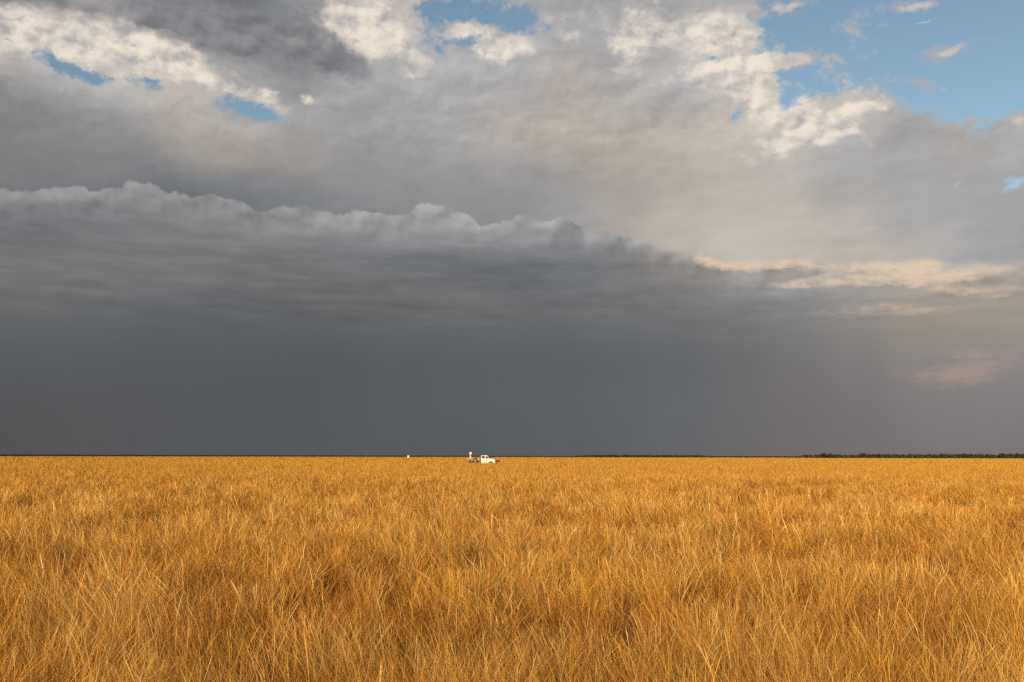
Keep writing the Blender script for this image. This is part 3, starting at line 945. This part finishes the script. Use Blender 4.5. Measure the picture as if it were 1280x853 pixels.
# chassis and tray
b = MB()
for sd in (-1, 1): b.box(-2.98, 2.1, sd * 0.42 - 0.05, sd * 0.42 + 0.05, 0.50, 0.62)
for x in (-2.9, -2.0, -1.1, -0.2): b.box(x, x + 0.08, -0.369, 0.369, 0.52, 0.60)
for x in (-1.75, 1.32): b.tube([(x, -0.62, 0.41), (x, 0.62, 0.41)], 0.06)
b.build('chassis', BLACK, truck)
FZ = 1.10
b = MB(); b.box(-3.02, -0.56, -0.90, 0.90, FZ - 0.07, FZ, 0.008)
for x in (-2.8, -2.2, -1.3, -0.7): b.box(x, x + 0.07, -0.80, 0.80, 0.622, FZ - 0.072)
b.build('tray', STEEL, truck)
for sd in (-1, 1):
    b = MB(); b.box(-3.02, -0.56, sd * 0.888 - 0.012, sd * 0.888 + 0.012, FZ + 0.003, FZ + 0.20, 0.004)
    for k in range(4): b.box(-2.9 + k * 0.6, -2.86 + k * 0.6, sd * 0.907 - 0.006, sd * 0.907 + 0.006, FZ + 0.01, FZ + 0.19)
    b.build('side_panel', STEEL, truck)
    b = MB(); b.tube([(-2.98, sd * 0.87, FZ + 0.42), (-0.60, sd * 0.87, FZ + 0.42)], 0.022)
    for x in (-2.98, -2.2, -1.4, -0.60): b.tube([(x, sd * 0.865, FZ + 0.005), (x, sd * 0.865, FZ + 0.42)], 0.02)
    b.build('side_rail', STEEL, truck)
b = MB(); b.box(-3.045, -3.024, -0.86, 0.86, FZ - 0.05, FZ + 0.22, 0.006); b.build('tailgate', WHITE, truck)
b = MB()
b.tube([(-0.57, -0.84, FZ), (-0.57, -0.84, 1.86), (-0.57, -0.70, 1.97), (-0.57, 0.70, 1.97), (-0.57, 0.84, 1.86), (-0.57, 0.84, FZ)], 0.025)
b.build('headboard_frame', WHITE, truck)


def on_truck(x, y, z):
    return Matrix.Translation(T_LOC) @ Matrix.Rotation(T_YAW, 4, 'Z') @ Vector((x, y, z))


# load on the tray
DARKW = mat('dark_brown_wood', (0.035, 0.016, 0.010), 0.7, noise=0.4, nscale=5.0)
WPLAS = mat('white_plastic', (0.80, 0.78, 0.72), 0.45, noise=0.1, nscale=3.0)
crate = empty('crate', on_truck(-1.50, -0.45, FZ + 0.003), T_YAW)
tag(crate, 'dark brown crate on the pickup tray behind the cab', 'crate')
b = MB(); b.box(-0.29, 0.29, -0.36, 0.36, 0.0, 0.40, 0.012)
for z in (0.05, 0.2, 0.33): b.box(-0.30, 0.30, -0.372, -0.358, z, z + 0.05)
b.build('box', DARKW, crate)
b = MB(); b.box(-0.305, 0.305, -0.38, 0.38, 0.402, 0.44, 0.01); b.build('lid', DARKW, crate)
jc = empty('jerrycan', on_truck(-0.98, -0.62, FZ + 0.003), T_YAW)
tag(jc, 'small white jerrycan between the dark crate and the cab', 'jerrycan')
b = MB(); b.prism([(-0.09, 0.0), (0.09, 0.0), (0.09, 0.34), (0.03, 0.42), (-0.09, 0.42)], -0.16, 0.16, 0.02); b.build('container', WPLAS, jc)
b = MB(); b.tube([(-0.06, -0.10, 0.42), (-0.06, -0.08, 0.47), (-0.06, 0.08, 0.47), (-0.06, 0.10, 0.42)], 0.012, 6); b.build('handle', WPLAS, jc)
b = MB(); b.lathe([(0.028, 0.0), (0.028, 0.04), (0.02, 0.045)], (0.062, 0, 0.385), 12, 'Z'); b.build('cap', BLACK, jc)
cb = empty('cool_box', on_truck(-2.86, -0.60, FZ + 0.003), T_YAW)
tag(cb, 'white cool box at the tail end of the pickup tray', 'cool box')
b = MB(); b.prism([(-0.12, 0.0), (0.12, 0.0), (0.14, 0.27), (-0.14, 0.27)], -0.24, 0.24, 0.015); b.build('body', WPLAS, cb)
b = MB(); b.box(-0.15, 0.15, -0.25, 0.25, 0.273, 0.33, 0.015); b.build('lid', WPLAS, cb)
b = MB(); b.tube([(0, -0.262, 0.18), (0, -0.285, 0.22), (0, -0.262, 0.26)], 0.012, 6); b.build('handle', STEEL, cb)
sk_ = empty('sack', on_truck(-2.16, -0.55, FZ + 0.003), T_YAW)
tag(sk_, 'pale canvas sack standing on the tray by the person', 'sack')
CANV = mat('pale_canvas', (0.66, 0.58, 0.46), 0.9, noise=0.2, nscale=8.0)
b = MB(); b.lathe([(0.10, 0.0), (0.17, 0.03), (0.20, 0.14), (0.19, 0.30), (0.12, 0.40), (0.05, 0.44), (0.09, 0.50)], (0, 0, 0), 14, 'Z')
for v in b.bm.verts: v.co.x += 0.02 * math.sin(v.co.z * 23 + v.co.y * 19); v.co.y += 0.015 * math.sin(v.co.z * 31)
b.build('bag', CANV, sk_, True)
b = MB(); b.tube([(0.06 * math.cos(t), 0.06 * math.sin(t), 0.435) for t in [k * math.pi / 6 for k in range(13)]], 0.012, 6, False); b.build('tie', DARKW, sk_)

# ------------------------------------------------------------------ the person standing on the tray
SKIN = mat('skin', (0.12, 0.06, 0.035), 0.55)
SHIRT = mat('white_cotton', (0.80, 0.78, 0.73), 0.85)
TROU = mat('khaki_cotton', (0.60, 0.50, 0.36), 0.9)
HAIR = mat('black_hair', (0.012, 0.010, 0.009), 0.8)


def skinned(name, chains, m, parent, sub=2):
    """chains of (x, y, z, radius); points that coincide are joined, first point is the root"""
    vs, es, rs = [], [], []
    def vid(p):
        for i, q in enumerate(vs):
            if (Vector(q) - Vector(p[:3])).length < 1e-4: return i
        vs.append(p[:3]); rs.append(p[3]); return len(vs) - 1
    for ch in chains:
        ids = [vid(p) for p in ch]
        for a, b_ in zip(ids, ids[1:]): es.append((a, b_))
    me = bpy.data.meshes.new(name); me.from_pydata(vs, es, [])
    o = bpy.data.objects.new(name, me); C.objects.link(o); o.parent = parent
    md = o.modifiers.new('skin', 'SKIN'); md.use_smooth_shade = True
    for i, r in enumerate(rs):
        sv = me.skin_vertices[0].data[i]; rr = r if isinstance(r, tuple) else (r, r)
        sv.radius = rr; sv.use_root = (i == 0)
    sb = o.modifiers.new('sub', 'SUBSURF'); sb.levels = sub; sb.render_levels = sub
    me.materials.append(m)
    return o


per = empty('person', on_truck(-2.58, -0.15, FZ + 0.002), T_YAW + math.radians(225))
per.scale = (1.04, 1.04, 1.04)
tag(per, 'person in a white shirt standing upright on the back of the pickup', 'person')
PEL = (0, 0, 0.92, 0.115); CH = (0.0, 0, 1.28, 0.135); NK = (0.01, 0, 1.47, 0.055)
chains = [[PEL, (0, 0, 1.08, 0.11), CH, (0, 0, 1.42, 0.085), NK, (0.03, 0, 1.56, 0.068), (0.035, 0, 1.64, 0.095), (0.025, 0, 1.71, 0.075)],
          [(0.03, 0, 1.56, 0.068), (0.10, 0, 1.555, 0.030)],                    # chin
          [(0.035, 0, 1.64, 0.095), (0.135, 0, 1.615, 0.016)]]                  # nose
for sd in (-1, 1):
    hand = (0.20, sd * 0.25, 0.93, 0.030)
    chains.append([(0, 0, 1.42, 0.085), (0.0, sd * 0.17, 1.40, 0.062), (-0.04, sd * 0.235, 1.14, 0.044), (0.14, sd * 0.25, 0.98, 0.030), hand])
    for k in range(4):
        o_ = (k - 1.5) * 0.020
        L = (0.075, 0.085, 0.08, 0.062)[k]
        chains.append([hand, (0.225, sd * (0.25) + o_, 0.915 , 0.009), (0.225 + L * 0.5, sd * 0.25 + o_ * 1.3, 0.885, 0.0085), (0.225 + L * 0.6, sd * 0.25 + o_ * 1.3, 0.885 - L * 0.45, 0.0075)])
    chains.append([hand, (0.21, sd * 0.25 - sd * 0.035, 0.94, 0.011), (0.245, sd * 0.25 - sd * 0.055, 0.925, 0.009)])
    chains.append([PEL, (0.0, sd * 0.10, 0.86, 0.088), (0.02, sd * 0.11, 0.48, 0.056), (-0.01, sd * 0.12, 0.10, 0.038), (0.0, sd * 0.12, 0.045, 0.042), (0.15, sd * 0.13, 0.032, 0.030)])
    chains.append([(0.035, 0, 1.64, 0.095), (0.02, sd * 0.088, 1.63, 0.016)])    # ear
skinned('body', chains, SKIN, per)
skinned('shirt', [[(0, 0, 1.08, 0.137), (0, 0, 1.28, 0.170), (0, 0, 1.42, 0.105), (0.01, 0, 1.475, 0.066)], [(0, 0, 1.08, 0.150), (0, 0, 0.78, 0.165)]] +
        [[(0, 0, 1.42, 0.105), (0.0, sd * 0.17, 1.40, 0.078), (-0.04, sd * 0.235, 1.14, 0.058), (0.08, sd * 0.245, 1.035, 0.045)] for sd in (-1, 1)], SHIRT, per)
skinned('trousers', [[(0, 0, 0.90, 0.128), (0, 0, 0.98, 0.118)]] +
        [[(0, 0, 0.90, 0.128), (0.0, sd * 0.10, 0.85, 0.115), (0.02, sd * 0.12, 0.48, 0.092), (-0.01, sd * 0.12, 0.09, 0.080)] for sd in (-1, 1)], TROU, per)
skinned('hair', [[(0.012, 0, 1.66, 0.100), (0.005, 0, 1.725, 0.082)], [(0.012, 0, 1.66, 0.100), (-0.045, 0, 1.60, 0.062)]], HAIR, per)
for sd in (-1, 1):
    b = MB(); b.prism([(-0.06, 0), (0.21, 0), (0.22, 0.03), (0.12, 0.075), (0.03, 0.10), (-0.06, 0.09)], sd * 0.125 - 0.048, sd * 0.125 + 0.048, 0.015)
    b.build('shoe', BLACK, per, True)
    b = MB(); b.lathe([(0.004, -0.004), (0.010, 0.0), (0.004, 0.004)], (0, 0, 0), 8)
    e_ = b.build('eye', BLACK, per); e_.location = (0.124, sd * 0.034, 1.645); e_.rotation_euler = (0, 0, math.pi / 2)
b = MB(); b.box(0.122, 0.130, -0.024, 0.024, 1.572, 1.580, 0.002); b.build('mouth', mat('lips', (0.10, 0.03, 0.025), 0.5), per)

# ------------------------------------------------------------------ the far white van, seen from behind
van = empty('van', V_LOC, 0.0)
tag(van, 'tiny white van far off on the horizon left of the pickup', 'van')
# its nose points away (+Y): build along Y
b = MB()
b.prism([(-0.98, 0.45), (0.98, 0.45), (0.98, 1.6), (0.93, 2.45), (0.80, 2.66), (-0.80, 2.66), (-0.93, 2.45), (-0.98, 1.6)], 0.0, 3.9, 0.04)
b.build('body', WHITE, van)
b = MB()
A = [(-0.96, 3.86, 0.46), (0.96, 3.86, 0.46), (0.96, 3.86, 1.6), (0.84, 3.86, 2.5), (-0.84, 3.86, 2.5), (-0.96, 3.86, 1.6)]
B = [(-0.93, 4.95, 0.5), (0.93, 4.95, 0.5), (0.93, 4.85, 1.2), (0.82, 4.05, 2.3), (-0.82, 4.05, 2.3), (-0.93, 4.85, 1.2)]
A = [b.bm.verts.new(p) for p in A]; B = [b.bm.verts.new(p) for p in B]
b.bm.faces.new(A); b.bm.faces.new(B[::-1])
for i in range(6): b.bm.faces.new((A[(i + 1) % 6], A[i], B[i], B[(i + 1) % 6]))
b.build('nose', WHITE, van)
for sd in (-1, 1):
    b = MB(); b.box(sd * 0.46 - 0.42, sd * 0.46 + 0.42, -0.022, -0.003, 0.56, 2.40, 0.006); d_ = b.build('rear_door', WHITE, van)
    b = MB(); b.box(sd * 0.46 - 0.30, sd * 0.46 + 0.30, -0.034, -0.024, 1.65, 2.15, 0.004); b.build('window', GLASS, d_)
    b = MB(); b.box(sd * 0.91 - 0.035, sd * 0.91 + 0.035, -0.03, -0.003, 0.85, 1.35, 0.006); b.build('tail_light', RED, van)
    b = MB(); b.box(sd * 0.978 - 0.006, sd * 0.978 + 0.006, 3.1, 3.8, 1.55, 2.1, 0.003); b.build('side_window', GLASS, van)
    for wy in (0.8, 4.1):
        w_ = wheel(0, 0, van, 0.35, 0.22); w_.location = (sd * 0.82, wy, 0.35); w_.rotation_euler = (0, 0, math.pi / 2)
b = MB(); b.box(-0.95, 0.95, -0.10, -0.004, 0.36, 0.54, 0.02); b.build('bumper', BLACK, van)
